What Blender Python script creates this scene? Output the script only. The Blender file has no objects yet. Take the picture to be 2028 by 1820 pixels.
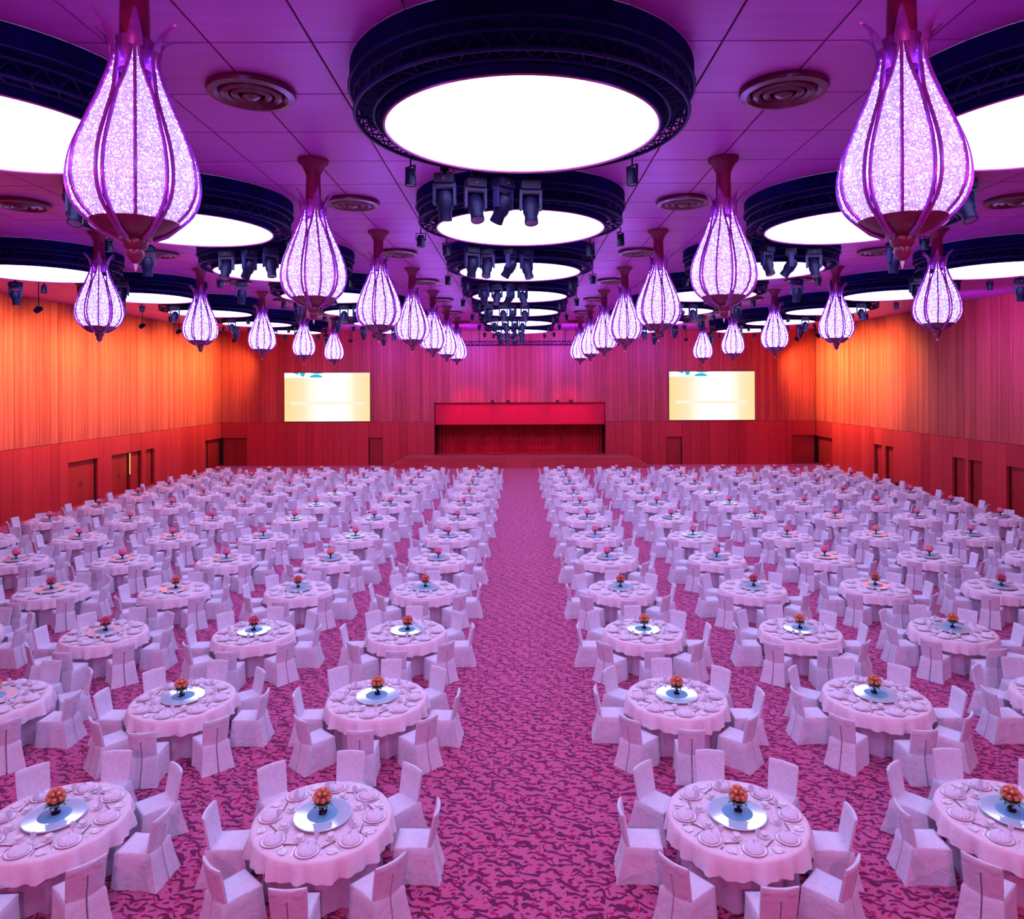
import bpy, math, random
from mathutils import Vector, Matrix
random.seed(7)
PI = math.pi
sc = bpy.context.scene
COL = sc.collection

# ------------------------------------------------------------------ camera
IW, IH, F = 2028, 1820, 1420.0            # photo frame and focal length in pixels
VPX, VPY = 1027.0, 762.0                  # vanishing point of the hall's long lines
CAMZ = 6.54
cd = bpy.data.cameras.new('camera')
cd.sensor_width = 36.0; cd.lens = F / IW * 36.0
cd.shift_x = -(VPX - IW / 2) / IW
cd.shift_y = -(IH / 2 - VPY) / IW
cd.clip_start = 0.1; cd.clip_end = 300
cam = bpy.data.objects.new('camera', cd); COL.objects.link(cam)
cam.location = (0, 0, CAMZ); cam.rotation_euler = (PI / 2, math.radians(0.21), 0)
sc.camera = cam

# ------------------------------------------------------------------ world, exposure
w = bpy.data.worlds.new('world'); sc.world = w; w.use_nodes = True
bg = w.node_tree.nodes['Background']; bg.inputs[0].default_value = (0.30, 0.22, 0.60, 1); bg.inputs[1].default_value = 0.05
vs = sc.view_settings
vs.view_transform = 'Standard'; vs.look = 'None'; vs.gamma = 1.0; vs.use_curve_mapping = False
vs.exposure = 0.0
try:
    sc.cycles.use_denoising = True
    sc.cycles.use_adaptive_sampling = True; sc.cycles.adaptive_threshold = 0.05; sc.cycles.adaptive_min_samples = 12
    sc.cycles.max_bounces = 4; sc.cycles.diffuse_bounces = 3; sc.cycles.glossy_bounces = 3
    sc.cycles.transmission_bounces = 4; sc.cycles.sample_clamp_indirect = 6.0
    sc.cycles.caustics_reflective = False; sc.cycles.caustics_refractive = False
except Exception:
    pass

# light strengths of the fixtures
DISC_L = 6.0; DISC_C = (0.58, 0.54, 1.0)          # backlit ceiling discs
CRYSTAL_L = 1.0                                    # chandelier crystal

# room, metres
XW = 24.2; YB = 58.4; YF = -7.0; ZC = 10.95; ZD = 3.54     # side walls, stage wall, rear wall, ceiling, dado top
RECESS = 0.32
PX, PY = 1.32, 1.63                                         # ceiling panel pitch
RING_Y0, RING_S = 3.91, 6.52                                # ring row k stands at RING_Y0 + k * RING_S
CH_Y0 = 0.98                                                # chandelier row k at CH_Y0 + k * RING_S

def proj(x, y, z):
    return VPX + F * x / y, VPY - F * (z - CAMZ) / y

# ------------------------------------------------------------------ materials
def nodes_of(name):
    m = bpy.data.materials.new(name); m.use_nodes = True
    nt = m.node_tree
    return m, nt, nt.nodes['Principled BSDF']

def N(nt, t, **kw):
    n = nt.nodes.new(t)
    for k, v in kw.items(): setattr(n, k, v)
    return n

def ramp(nt, stops, interp='LINEAR'):
    r = N(nt, 'ShaderNodeValToRGB'); cr = r.color_ramp; cr.interpolation = interp
    while len(cr.elements) < len(stops): cr.elements.new(0.5)
    for e, (p, c) in zip(cr.elements, stops):
        e.position = p; e.color = (c[0], c[1], c[2], 1)
    return r

def plain(name, col, rough=0.5, metal=0.0, spec=0.5, noise=0.0, nscale=8.0, sheen=0.0, coat=0.0, crease=0.0):
    m, nt, b = nodes_of(name)
    b.inputs['Base Color'].default_value = (*col, 1)
    b.inputs['Roughness'].default_value = rough; b.inputs['Metallic'].default_value = metal
    b.inputs['Specular IOR Level'].default_value = spec
    if sheen: b.inputs['Sheen Weight'].default_value = sheen
    if coat: b.inputs['Coat Weight'].default_value = coat
    if crease:
        t2 = N(nt, 'ShaderNodeTexCoord'); n2 = N(nt, 'ShaderNodeTexNoise'); n2.inputs['Scale'].default_value = 5.0; n2.inputs['Detail'].default_value = 2; n2.inputs['Distortion'].default_value = 1.5
        bp = N(nt, 'ShaderNodeBump'); bp.inputs['Strength'].default_value = crease; bp.inputs['Distance'].default_value = 0.05
        nt.links.new(t2.outputs['Object'], n2.inputs['Vector']); nt.links.new(n2.outputs['Fac'], bp.inputs['Height']); nt.links.new(bp.outputs[0], b.inputs['Normal'])
    if noise:
        tc = N(nt, 'ShaderNodeTexCoord'); nz = N(nt, 'ShaderNodeTexNoise'); nz.inputs['Scale'].default_value = nscale
        nz.inputs['Detail'].default_value = 3
        nt.links.new(tc.outputs['Object'], nz.inputs['Vector'])
        lo = tuple(c * (1 - noise) for c in col); hi = tuple(min(1, c * (1 + noise)) for c in col)
        r = ramp(nt, [(0.3, lo), (0.7, hi)])
        nt.links.new(nz.outputs['Fac'], r.inputs[0]); nt.links.new(r.outputs[0], b.inputs['Base Color'])
    return m

def emit(name, col, s):
    m, nt, b = nodes_of(name)
    b.inputs['Base Color'].default_value = (0.03, 0.03, 0.03, 1); b.inputs['Specular IOR Level'].default_value = 0.1
    b.inputs['Roughness'].default_value = 0.5
    b.inputs['Emission Color'].default_value = (*col, 1); b.inputs['Emission Strength'].default_value = s
    return m

def wood(name, dark, light, rough=0.42, grain=(7, 7, 0.35), var=0.35, spec=0.4):
    """vertical-grained veneer: each board gets its own tone, fine streaks run along it"""
    m, nt, b = nodes_of(name)
    ge = N(nt, 'ShaderNodeNewGeometry'); oi = N(nt, 'ShaderNodeObjectInfo')
    mp = N(nt, 'ShaderNodeMapping'); mp.inputs['Scale'].default_value = grain
    nt.links.new(ge.outputs['Position'], mp.inputs['Vector'])
    cx = N(nt, 'ShaderNodeVectorMath', operation='ADD')
    sx = N(nt, 'ShaderNodeMath', operation='MULTIPLY'); sx.inputs[1].default_value = 37.0
    nt.links.new(oi.outputs['Random'], sx.inputs[0])
    nt.links.new(mp.outputs[0], cx.inputs[0]); nt.links.new(sx.outputs[0], cx.inputs[1])
    nz = N(nt, 'ShaderNodeTexNoise'); nz.inputs['Scale'].default_value = 1.0; nz.inputs['Detail'].default_value = 4
    nt.links.new(cx.outputs[0], nz.inputs['Vector'])
    a = N(nt, 'ShaderNodeMath', operation='MULTIPLY'); a.inputs[1].default_value = var
    nt.links.new(oi.outputs['Random'], a.inputs[0])
    s = N(nt, 'ShaderNodeMath', operation='MULTIPLY_ADD'); s.inputs[1].default_value = 1.0 - var
    nt.links.new(nz.outputs['Fac'], s.inputs[0]); nt.links.new(a.outputs[0], s.inputs[2])
    r = ramp(nt, [(0.18, dark), (0.72, light)])
    nt.links.new(s.outputs[0], r.inputs[0]); nt.links.new(r.outputs[0], b.inputs['Base Color'])
    b.inputs['Roughness'].default_value = rough; b.inputs['Specular IOR Level'].default_value = spec
    return m

def carpet_mat():
    m, nt, b = nodes_of('carpet')
    ge = N(nt, 'ShaderNodeNewGeometry')
    mp = N(nt, 'ShaderNodeMapping'); mp.inputs['Scale'].default_value = (1.0, 1.45, 1.0)
    nt.links.new(ge.outputs['Position'], mp.inputs['Vector'])
    def ridge(scale, off, width, dist):
        v = N(nt, 'ShaderNodeVectorMath', operation='ADD'); v.inputs[1].default_value = off
        nt.links.new(mp.outputs[0], v.inputs[0])
        n = N(nt, 'ShaderNodeTexNoise'); n.inputs['Scale'].default_value = scale; n.inputs['Detail'].default_value = 0.6
        n.inputs['Distortion'].default_value = dist
        nt.links.new(v.outputs[0], n.inputs['Vector'])
        d = N(nt, 'ShaderNodeMath', operation='SUBTRACT'); d.inputs[1].default_value = 0.5
        nt.links.new(n.outputs['Fac'], d.inputs[0])
        ab = N(nt, 'ShaderNodeMath', operation='ABSOLUTE'); nt.links.new(d.outputs[0], ab.inputs[0])
        lt = N(nt, 'ShaderNodeMapRange'); lt.inputs['From Min'].default_value = width; lt.inputs['From Max'].default_value = width * 0.5
        nt.links.new(ab.outputs[0], lt.inputs['Value'])
        return lt.outputs[0]
    def mask(scale, off, lo, hi):
        v = N(nt, 'ShaderNodeVectorMath', operation='ADD'); v.inputs[1].default_value = off
        nt.links.new(mp.outputs[0], v.inputs[0])
        n = N(nt, 'ShaderNodeTexNoise'); n.inputs['Scale'].default_value = scale; n.inputs['Detail'].default_value = 0
        nt.links.new(v.outputs[0], n.inputs['Vector'])
        mr = N(nt, 'ShaderNodeMapRange'); mr.inputs['From Min'].default_value = lo; mr.inputs['From Max'].default_value = hi
        nt.links.new(n.outputs['Fac'], mr.inputs['Value'])
        return mr.outputs[0]
    def mul(a, c):
        k = N(nt, 'ShaderNodeMath', operation='MULTIPLY'); nt.links.new(a, k.inputs[0]); nt.links.new(c, k.inputs[1]); return k.outputs[0]
    def mx(a, c):
        k = N(nt, 'ShaderNodeMath', operation='MAXIMUM'); nt.links.new(a, k.inputs[0]); nt.links.new(c, k.inputs[1]); return k.outputs[0]
    def math2(op, a, c):
        k = N(nt, 'ShaderNodeMath', operation=op)
        for q, v in ((0, a), (1, c)):
            if isinstance(v, (int, float)): k.inputs[q].default_value = v
            else: nt.links.new(v, k.inputs[q])
        return k.outputs[0]
    wn = N(nt, 'ShaderNodeTexNoise'); wn.inputs['Scale'].default_value = 4.0; wn.inputs['Detail'].default_value = 0.5
    nt.links.new(ge.outputs['Position'], wn.inputs['Vector'])
    ws = N(nt, 'ShaderNodeVectorMath', operation='MULTIPLY_ADD'); ws.inputs[1].default_value = (0.30, 0.22, 0); 
    nt.links.new(wn.outputs['Color'], ws.inputs[0]); nt.links.new(ge.outputs['Position'], ws.inputs[2])
    sp = N(nt, 'ShaderNodeSeparateXYZ'); nt.links.new(ws.outputs[0], sp.inputs[0])
    def scrolls(lx, ly, ox, oy, th):
        v = math2('ADD', math2('DIVIDE', sp.outputs[1], ly), oy)
        row = math2('FLOOR', v, 0); vf = math2('SUBTRACT', math2('FRACT', v, 0), 0.5)
        u = math2('ADD', math2('ADD', math2('DIVIDE', sp.outputs[0], lx), math2('MULTIPLY', row, 0.37)), ox)
        uf = math2('FRACT', u, 0)
        wave = math2('MULTIPLY', math2('SINE', math2('MULTIPLY', uf, 6.2832), 0), 0.27)
        d = math2('ABSOLUTE', math2('SUBTRACT', vf, wave), 0)
        line = math2('LESS_THAN', d, th)
        keep = math2('MULTIPLY', math2('GREATER_THAN', uf, 0.10), math2('LESS_THAN', uf, 0.90))
        return math2('MULTIPLY', line, keep)
    scroll = scrolls(0.36, 0.20, 0.0, 0.0, 0.13)
    scroll2 = mul(scrolls(0.27, 0.31, 0.4, 0.5, 0.07), mask(6.0, (3, 22, 1), 0.46, 0.50))
    leaf = mask(10.0, (17, 13, 2), 0.64, 0.66)
    dots = mask(10.0, (5, 41, 6), 0.63, 0.66)
    dk = mx(scroll, scroll2); dk = mx(dk, leaf)
    base = N(nt, 'ShaderNodeMix', data_type='RGBA'); base.inputs[6].default_value = (0.57, 0.110, 0.255, 1); base.inputs[7].default_value = (0.48, 0.010, 0.10, 1)
    nt.links.new(dots, base.inputs[0])
    mix = N(nt, 'ShaderNodeMix', data_type='RGBA'); mix.inputs[7].default_value = (0.14, 0.011, 0.070, 1)
    nt.links.new(dk, mix.inputs[0]); nt.links.new(base.outputs[2], mix.inputs[6])
    nt.links.new(mix.outputs[2], b.inputs['Base Color'])
    b.inputs['Roughness'].default_value = 0.95; b.inputs['Specular IOR Level'].default_value = 0.1
    b.inputs['Sheen Weight'].default_value = 0.5; b.inputs['Sheen Roughness'].default_value = 0.45; b.inputs['Sheen Tint'].default_value = (1.0, 0.45, 0.75, 1)
    return m

def crystal_mat():
    """strings of lit crystal beads: lavender with brighter and darker beads and a few sparks"""
    m, nt, b = nodes_of('crystal_bead')
    tc = N(nt, 'ShaderNodeTexCoord')
    vo = N(nt, 'ShaderNodeTexVoronoi'); vo.inputs['Scale'].default_value = 85
    nt.links.new(tc.outputs['Object'], vo.inputs['Vector'])
    bw = N(nt, 'ShaderNodeRGBToBW'); nt.links.new(vo.outputs['Color'], bw.inputs[0])
    r = ramp(nt, [(0.10, (0.24, 0.11, 0.60)), (0.40, (0.46, 0.35, 0.80)), (0.82, (0.78, 0.68, 1.0)), (0.86, (26.0, 11.0, 90.0)), (1.0, (50.0, 24.0, 180.0))])
    nt.links.new(bw.outputs[0], r.inputs[0])
    b.inputs['Base Color'].default_value = (0.55, 0.5, 0.65, 1); b.inputs['Roughness'].default_value = 0.25
    nt.links.new(r.outputs[0], b.inputs['Emission Color']); b.inputs['Emission Strength'].default_value = CRYSTAL_L
    return m

def screen_mat():
    """projected slide: cream sheet with a white middle band and faint white caption strip"""
    m, nt, b = nodes_of('projected_slide')
    tc = N(nt, 'ShaderNodeTexCoord'); sp = N(nt, 'ShaderNodeSeparateXYZ')
    nt.links.new(tc.outputs['Generated'], sp.inputs[0])
    r = ramp(nt, [(0.0, (1.0, 0.74, 0.30)), (0.22, (1.0, 0.84, 0.55)), (0.42, (1.25, 1.2, 1.1)), (0.68, (1.25, 1.2, 1.1)), (0.84, (1.0, 0.85, 0.55)), (1.0, (1.0, 0.78, 0.36))])
    nt.links.new(sp.outputs[0], r.inputs[0])
    b.inputs['Base Color'].default_value = (0.02, 0.02, 0.02, 1); b.inputs['Specular IOR Level'].default_value = 0.1
    nt.links.new(r.outputs[0], b.inputs['Emission Color']); b.inputs['Emission Strength'].default_value = 1.0
    return m

M = dict(
    carpet=carpet_mat(),
    wall_wood=wood('wall_wood', (0.32, 0.034, 0.040), (0.62, 0.105, 0.095)),
    dado_wood=wood('dado_wood', (0.42, 0.018, 0.034), (0.58, 0.038, 0.054), var=0.5),
    door_wood=wood('door_wood', (0.30, 0.014, 0.018), (0.44, 0.028, 0.032), var=0.2),
    dark_wood=plain('recess_lining', (0.05, 0.006, 0.010), 0.6, noise=0.2),
    ceil=wood('ceiling_veneer', (0.47, 0.055, 0.42), (0.63, 0.092, 0.57), rough=0.4, grain=(0.35, 7, 7), var=0.3),
    ceil_gap=plain('ceiling_joint', (0.03, 0.006, 0.03), 0.8, noise=0.1),
    stage=wood('stage_wood', (0.45, 0.03, 0.05), (0.60, 0.06, 0.08), grain=(0.4, 5, 5)),
    stage_edge=wood('stage_edge', (0.55, 0.09, 0.12), (0.7, 0.15, 0.17), grain=(0.4, 5, 5)),
    curtain=plain('red_velvet', (0.40, 0.001, 0.012), 0.8, noise=0.2, nscale=3),
    valance=plain('red_valance', (0.62, 0.001, 0.03), 0.75, noise=0.05, nscale=1),
    drum=plain('blue_lit_drum', (0.002, 0.002, 0.085), 0.8, spec=0.12, noise=0.3, nscale=2),  # black drum, with the blue light on it put into the base colour
    truss=plain('navy_truss_paint', (0.005, 0.004, 0.11), 0.5, spec=0.25, noise=0.2),
    rim=plain('rim_metal', (0.45, 0.10, 0.35), 0.35, metal=0.5, noise=0.1),
    disc=emit('backlit_disc', DISC_C, DISC_L),
    crystal=crystal_mat(),
    rib=plain('rib_metal', (0.40, 0.07, 0.55), 0.3, metal=0.2, noise=0.2),
    bowl=plain('bowl_lacquer', (0.20, 0.020, 0.085), 0.3, noise=0.2),
    rod=plain('rod_lacquer', (0.26, 0.018, 0.10), 0.35, noise=0.15),
    tipglass=plain('drop_glass', (0.85, 0.75, 0.9), 0.1, noise=0.05),
    vent=plain('vent_lacquer', (0.16, 0.014, 0.06), 0.28, spec=0.6, noise=0.15),
    lamp_body=plain('lamp_body', (0.007, 0.007, 0.050), 0.5, spec=0.25, noise=0.2),
    lamp_grey=plain('lamp_grey', (0.022, 0.022, 0.11), 0.45, spec=0.3, noise=0.2),
    lens=plain('lamp_lens', (0.25, 0.22, 0.45), 0.08, spec=0.8, noise=0.05),
    led=emit('red_led', (1.0, 0.05, 0.03), 0.35),
    cover=plain('chair_cover', (0.75, 0.715, 0.84), 0.85, noise=0.05, nscale=14, sheen=0.15, crease=0.35),
    cloth=plain('pink_cloth', (0.88, 0.70, 0.80), 0.8, noise=0.04, nscale=12, sheen=0.15, crease=0.1),
    skirt=plain('table_skirt', (0.68, 0.58, 0.78), 0.85, noise=0.06, nscale=10),
    tabletop=plain('tabletop_board', (0.35, 0.2, 0.1), 0.6, noise=0.2),
    china=plain('white_china', (0.88, 0.85, 0.90), 0.18, spec=0.5, noise=0.02),
    rimline=plain('mauve_rim', (0.42, 0.14, 0.26), 0.3, noise=0.1),
    napkin=plain('napkin_linen', (0.84, 0.80, 0.92), 0.8, noise=0.04, nscale=20),
    steel=plain('cutlery_steel', (0.55, 0.45, 0.55), 0.2, metal=0.9, noise=0.1),
    stick=plain('chopstick_lacquer', (0.20, 0.02, 0.06), 0.3, noise=0.1),
    tumbler=plain('tumbler_glass', (0.80, 0.80, 0.92), 0.08, spec=0.6, noise=0.03),
    glass=plain('turntable_glass', (0.62, 0.80, 0.90), 0.05, metal=0.22, spec=0.6, noise=0.02, coat=0.3),
    glass_edge=plain('turntable_edge', (0.60, 0.85, 0.90), 0.15, noise=0.05),
    pad=plain('turquoise_pad', (0.13, 0.42, 0.62), 0.5, noise=0.08),
    pewter=plain('vase_pewter', (0.035, 0.025, 0.06), 0.2, metal=0.5, noise=0.2),
    vaseglass=plain('vase_glass', (0.30, 0.60, 0.70), 0.1, noise=0.05),
    peach=plain('peach_rose', (1.0, 0.44, 0.28), 0.7, noise=0.15, nscale=25),
    coral=plain('coral_rose', (1.0, 0.30, 0.26), 0.7, noise=0.15, nscale=25),
    pink=plain('pink_rose', (1.0, 0.20, 0.38), 0.7, noise=0.2, nscale=25),
    leaf=plain('rose_leaf', (0.10, 0.13, 0.06), 0.5, noise=0.3),
    slide=screen_mat(),
    cyan=emit('slide_cyan', (0.0, 0.50, 0.68), 1.0),
    slide_white=emit('slide_white', (1.2, 1.2, 1.15), 1.0),
    slide_caption=emit('slide_caption', (1.0, 0.92, 0.72), 1.0),
    bezel=plain('screen_bezel', (0.03, 0.01, 0.02), 0.5, noise=0.1),
    black=plain('black_box', (0.012, 0.008, 0.02), 0.6, noise=0.2),
    brass=plain('brass_pull', (0.45, 0.20, 0.06), 0.3, metal=0.8, noise=0.1),
    light_strip=emit('lit_room_beyond', (1.0, 0.62, 0.25), 1.1),
)

# ------------------------------------------------------------------ mesh building
class MB:
    def __init__(s): s.v, s.f = [], []
    def box(s, x0, x1, y0, y1, z0, z1):
        b = len(s.v)
        s.v += [(x0, y0, z0), (x1, y0, z0), (x1, y1, z0), (x0, y1, z0), (x0, y0, z1), (x1, y0, z1), (x1, y1, z1), (x0, y1, z1)]
        s.f += [tuple(b + i for i in q) for q in ((0, 3, 2, 1), (4, 5, 6, 7), (0, 1, 5, 4), (1, 2, 6, 5), (2, 3, 7, 6), (3, 0, 4, 7))]
        return s
    def bevbox(s, x0, x1, y0, y1, z0, z1, bv):
        """box with a chamfered top edge"""
        b = len(s.v)
        for z, i in ((z0, 0), (z1 - bv, 0), (z1, bv)):
            s.v += [(x0 + i, y0 + i, z), (x1 - i, y0 + i, z), (x1 - i, y1 - i, z), (x0 + i, y1 - i, z)]
        s.f.append((b + 3, b + 2, b + 1, b))
        for l in (0, 4):
            for i in range(4):
                j = (i + 1) % 4; s.f.append((b + l + i, b + l + j, b + l + 4 + j, b + l + 4 + i))
        s.f.append((b + 8, b + 9, b + 10, b + 11)); return s
    def lathe(s, prof, n=24, cx=0, cy=0, cz=0, a0=0.0, a1=2 * PI, cap0=False, cap1=False):
        full = abs(a1 - a0 - 2 * PI) < 1e-6; cols = n if full else n + 1; b = len(s.v)
        for r, z in prof:
            for i in range(cols):
                a = a0 + (a1 - a0) * i / n; s.v.append((cx + r * math.cos(a), cy + r * math.sin(a), cz + z))
        for k in range(len(prof) - 1):
            for i in range(n):
                j = (i + 1) % cols
                s.f.append((b + k * cols + i, b + k * cols + j, b + (k + 1) * cols + j, b + (k + 1) * cols + i))
        if cap0: s.f.append(tuple(b + i for i in reversed(range(cols))))
        if cap1: s.f.append(tuple(b + (len(prof) - 1) * cols + i for i in range(cols)))
        return s
    def tube(s, pts, r, n=6, closed=False, rs=None, caps=True):
        pts = [Vector(p) for p in pts]; b = len(s.v); L = len(pts); up = None
        for k, p in enumerate(pts):
            if closed: t = pts[(k + 1) % L] - pts[k - 1]
            else: t = pts[min(k + 1, L - 1)] - pts[max(k - 1, 0)]
            t.normalize()
            if up is None: up = Vector((0, 0, 1)) if abs(t.z) < 0.9 else Vector((1, 0, 0))
            sd = t.cross(up)
            if sd.length < 1e-5: sd = t.cross(Vector((1, 0.3, 0)))
            sd.normalize(); u2 = sd.cross(t).normalized()
            if not closed: up = u2
            rr = rs[k] if rs else r
            for i in range(n):
                a = 2 * PI * i / n; s.v.append(tuple(p + sd * (rr * math.cos(a)) + u2 * (rr * math.sin(a))))
        for k in range(L if closed else L - 1):
            for i in range(n):
                j = (i + 1) % n; k2 = (k + 1) % L
                s.f.append((b + k * n + i, b + k * n + j, b + k2 * n + j, b + k2 * n + i))
        if caps and not closed:
            s.f.append(tuple(b + i for i in reversed(range(n)))); s.f.append(tuple(b + (L - 1) * n + i for i in range(n)))
        return s
    def ring(s, R, z, r, n=72, m=6):
        return s.tube([(R * math.cos(2 * PI * i / n), R * math.sin(2 * PI * i / n), z) for i in range(n)], r, m, closed=True)
    def grid(s, rows):
        b = len(s.v); c = len(rows[0])
        for r in rows: s.v += [tuple(p) for p in r]
        for k in range(len(rows) - 1):
            for i in range(c - 1):
                s.f.append((b + k * c + i, b + k * c + i + 1, b + (k + 1) * c + i + 1, b + (k + 1) * c + i))
        return s
    def sphere(s, R, n=10, m=6, c=(0, 0, 0), sz=1.0):
        prof = [(max(1e-4, R * math.sin(PI * i / m)), -R * sz * math.cos(PI * i / m)) for i in range(m + 1)]
        return s.lathe(prof, n, *c)
    def add(s, o, mat=None):
        b = len(s.v)
        s.v += [tuple(mat @ Vector(p)) for p in o.v] if mat is not None else list(o.v)
        s.f += [tuple(b + i for i in q) for q in o.f]; return s
    def mesh(s, name, mat, smooth=False):
        me = bpy.data.meshes.new(name); me.from_pydata(s.v, [], s.f); me.materials.append(mat)
        if smooth:
            me.polygons.foreach_set('use_smooth', [True] * len(me.polygons))
            try: me.set_sharp_from_angle(angle=math.radians(smooth if smooth is not True else 45))
            except Exception: pass
        me.update(); return me

def obj(name, me, parent=None, loc=(0, 0, 0), rz=0.0, scale=None):
    o = bpy.data.objects.new(name, me); COL.objects.link(o); o.location = loc
    if rz: o.rotation_euler = (0, 0, rz)
    if scale: o.scale = scale
    if parent is not None: o.parent = parent
    return o
def tag(o, label, cat, group=None, kind=None):
    o['label'] = label
    if cat: o['category'] = cat
    if group: o['group'] = group
    if kind: o['kind'] = kind
    return o
def struct(o, label=None):
    o['kind'] = 'structure'
    if label: o['label'] = label
    return o
def empty(name, loc=(0, 0, 0), rz=0.0):
    o = bpy.data.objects.new(name, None); COL.objects.link(o); o.location = loc; o.rotation_euler = (0, 0, rz); o.empty_display_size = 0.2
    return o
def copy_tree(o, parent=None):
    c = o.copy(); COL.objects.link(c)
    if parent is not None: c.parent = parent
    for ch in CH.get(o.name, []):
        copy_tree(ch, c)
    return c
CH = {}
def remember(root):
    for o in list(bpy.data.objects):
        if o.parent is not None: CH.setdefault(o.parent.name, [])
    CH[root.name] = [o for o in bpy.data.objects if o.parent == root]
    for c in CH[root.name]:
        CH[c.name] = [o for o in bpy.data.objects if o.parent == c]
    return root

ORD = 'first second third fourth fifth sixth seventh eighth ninth tenth eleventh twelfth'.split()
SIDE = {-1: 'ajar-door wall side', 1: 'paired-doors wall side'}

# ------------------------------------------------------------------ the room shell
fl = struct(obj('floor', MB().box(-XW - 1, XW + 1, YF - 1, YB + 4.5, -0.2, 0).mesh('floor', M['carpet'])), 'crimson carpet with dark scroll pattern')

UNIT = {}
def unit(mat):
    if mat.name not in UNIT: UNIT[mat.name] = MB().box(-0.5, 0.5, -0.5, 0.5, -0.5, 0.5).mesh('board_' + mat.name, mat)
    return UNIT[mat.name]
def board(name, parent, mat, x0, x1, y0, y1, z0, z1):
    return obj(name, unit(mat), parent, ((x0 + x1) / 2, (y0 + y1) / 2, (z0 + z1) / 2), 0, (abs(x1 - x0), abs(y1 - y0), abs(z1 - z0)))

# --- ceiling: backing slab and veneer panels with open joints
ceil = struct(obj('ceiling', MB().box(-XW - 1, XW + 1, YF - 1, YB + 1, ZC + 0.03, ZC + 0.3).mesh('ceiling', M['ceil_gap'])), 'violet-lit veneer panel ceiling')
cells = []
nx = int(XW / PX) + 1
for i in range(-nx, nx):
    x0 = i * PX; x1 = x0 + PX
    x0 = max(x0, -XW); x1 = min(x1, XW)
    if x1 - x0 < 0.1: continue
    y = CH_Y0 + 0.08 - 5 * PY
    while y < YB:
        y1 = min(y + PY, YB)
        if y1 - y > 0.05: cells.append((x0, x1, y, y1))
        y += PY
def seen(c):
    x, y = (c[0] + c[1]) / 2, (c[2] + c[3]) / 2
    if y < 6: return 0
    u, v = proj(x, y, ZC)
    return 1.0 / (y * y * y) if -60 < u < IW + 60 and -90 < v else 0
cells.sort(key=lambda c: -seen(c))
G = 0.014
for c in cells[:298]:
    board('panel', ceil, M['ceil'], c[0] + G, c[1] - G, c[2] + G, c[3] - G, ZC, ZC + 0.028)
rest = MB()
for c in cells[298:]: rest.box(c[0] + G, c[1] - G, c[2] + G, c[3] - G, ZC, ZC + 0.028)
o = obj('panel_field', rest.mesh('panel_field', M['ceil']), ceil); o['kind'] = 'stuff'

# --- helper: a wall made of a backing, upper planks and a dado of panels with door openings
def build_wall(name, axis, face, sgn, a0, a1, openings, label, plank_w, big=None, cap_planks=300):
    """axis 'x': wall on a plane x=face running along y; 'y': plane y=face running along x. sgn: outward direction."""
    def bx(mb_or_none, n, mat, u0, u1, z0, z1, d0, d1):
        p, q = sorted((face + sgn * d0, face + sgn * d1))
        if axis == 'x': return board(n, root, mat, p, q, u0, u1, z0, z1)
        return board(n, root, mat, u0, u1, p, q, z0, z1)
    back = MB()
    def bb(u0, u1, z0, z1):
        p, q = sorted((face + sgn * RECESS, face + sgn * (RECESS + 0.3)))
        if axis == 'x': back.box(p, q, u0, u1, z0, z1)
        else: back.box(u0, u1, p, q, z0, z1)
    if big:
        b0, b1, bz0, bz1 = big
        bb(a0, b0, 0, ZC); bb(b1, a1, 0, ZC); bb(b0, b1, bz1, ZC)
        if bz0 > 0: bb(b0, b1, 0, bz0)
    else: bb(a0, a1, 0, ZC)
    if axis == 'y': bb(a0 - 0.7, a0, 0, ZC); bb(a1, a1 + 0.7, 0, ZC)
    root = struct(obj(name, back.mesh(name, M['dark_wood'])), label)
    rnd = random.Random(name)
    # upper planks
    n = 0; u = a0
    while u < a1 - 1e-4 and n < cap_planks:
        wd = plank_w * rnd.uniform(0.75, 1.3); v = min(a1, u + wd)
        if a1 - v < 0.08: v = a1
        dd = rnd.uniform(0.0, 0.022); z0 = ZD + rnd.choice((0, 0, 0, 0, 0.0))
        if big and u < b1 and v > b0 and b0 < (u + v) / 2 < b1: z0 = bz1
        bx(None, 'plank', M['wall_wood'], u + 0.006, v - 0.006, z0, ZC, dd, RECESS)
        u = v; n += 1
    # dado
    cuts = sorted(openings, key=lambda t: t[0]); u = a0; spans = []
    for (o0, o1, zt) in cuts:
        if o0 > u: spans.append((u, o0, 0.0))
        spans.append((o0, o1, zt)); u = o1
    if u < a1: spans.append((u, a1, 0.0))
    for (s0, s1, zb) in spans:
        t = s0
        while t < s1 - 1e-4:
            wd = rnd.uniform(0.55, 0.95) if zb == 0 else (s1 - s0)
            e = min(s1, t + wd)
            if s1 - e < 0.3: e = s1
            if zb < ZD - 0.02:
                bx(None, 'panel', M['dado_wood'], t + 0.008, e - 0.008, zb, ZD - 0.02, rnd.uniform(0.0, 0.02) + 0.01, RECESS)
            t = e
    return root

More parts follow.
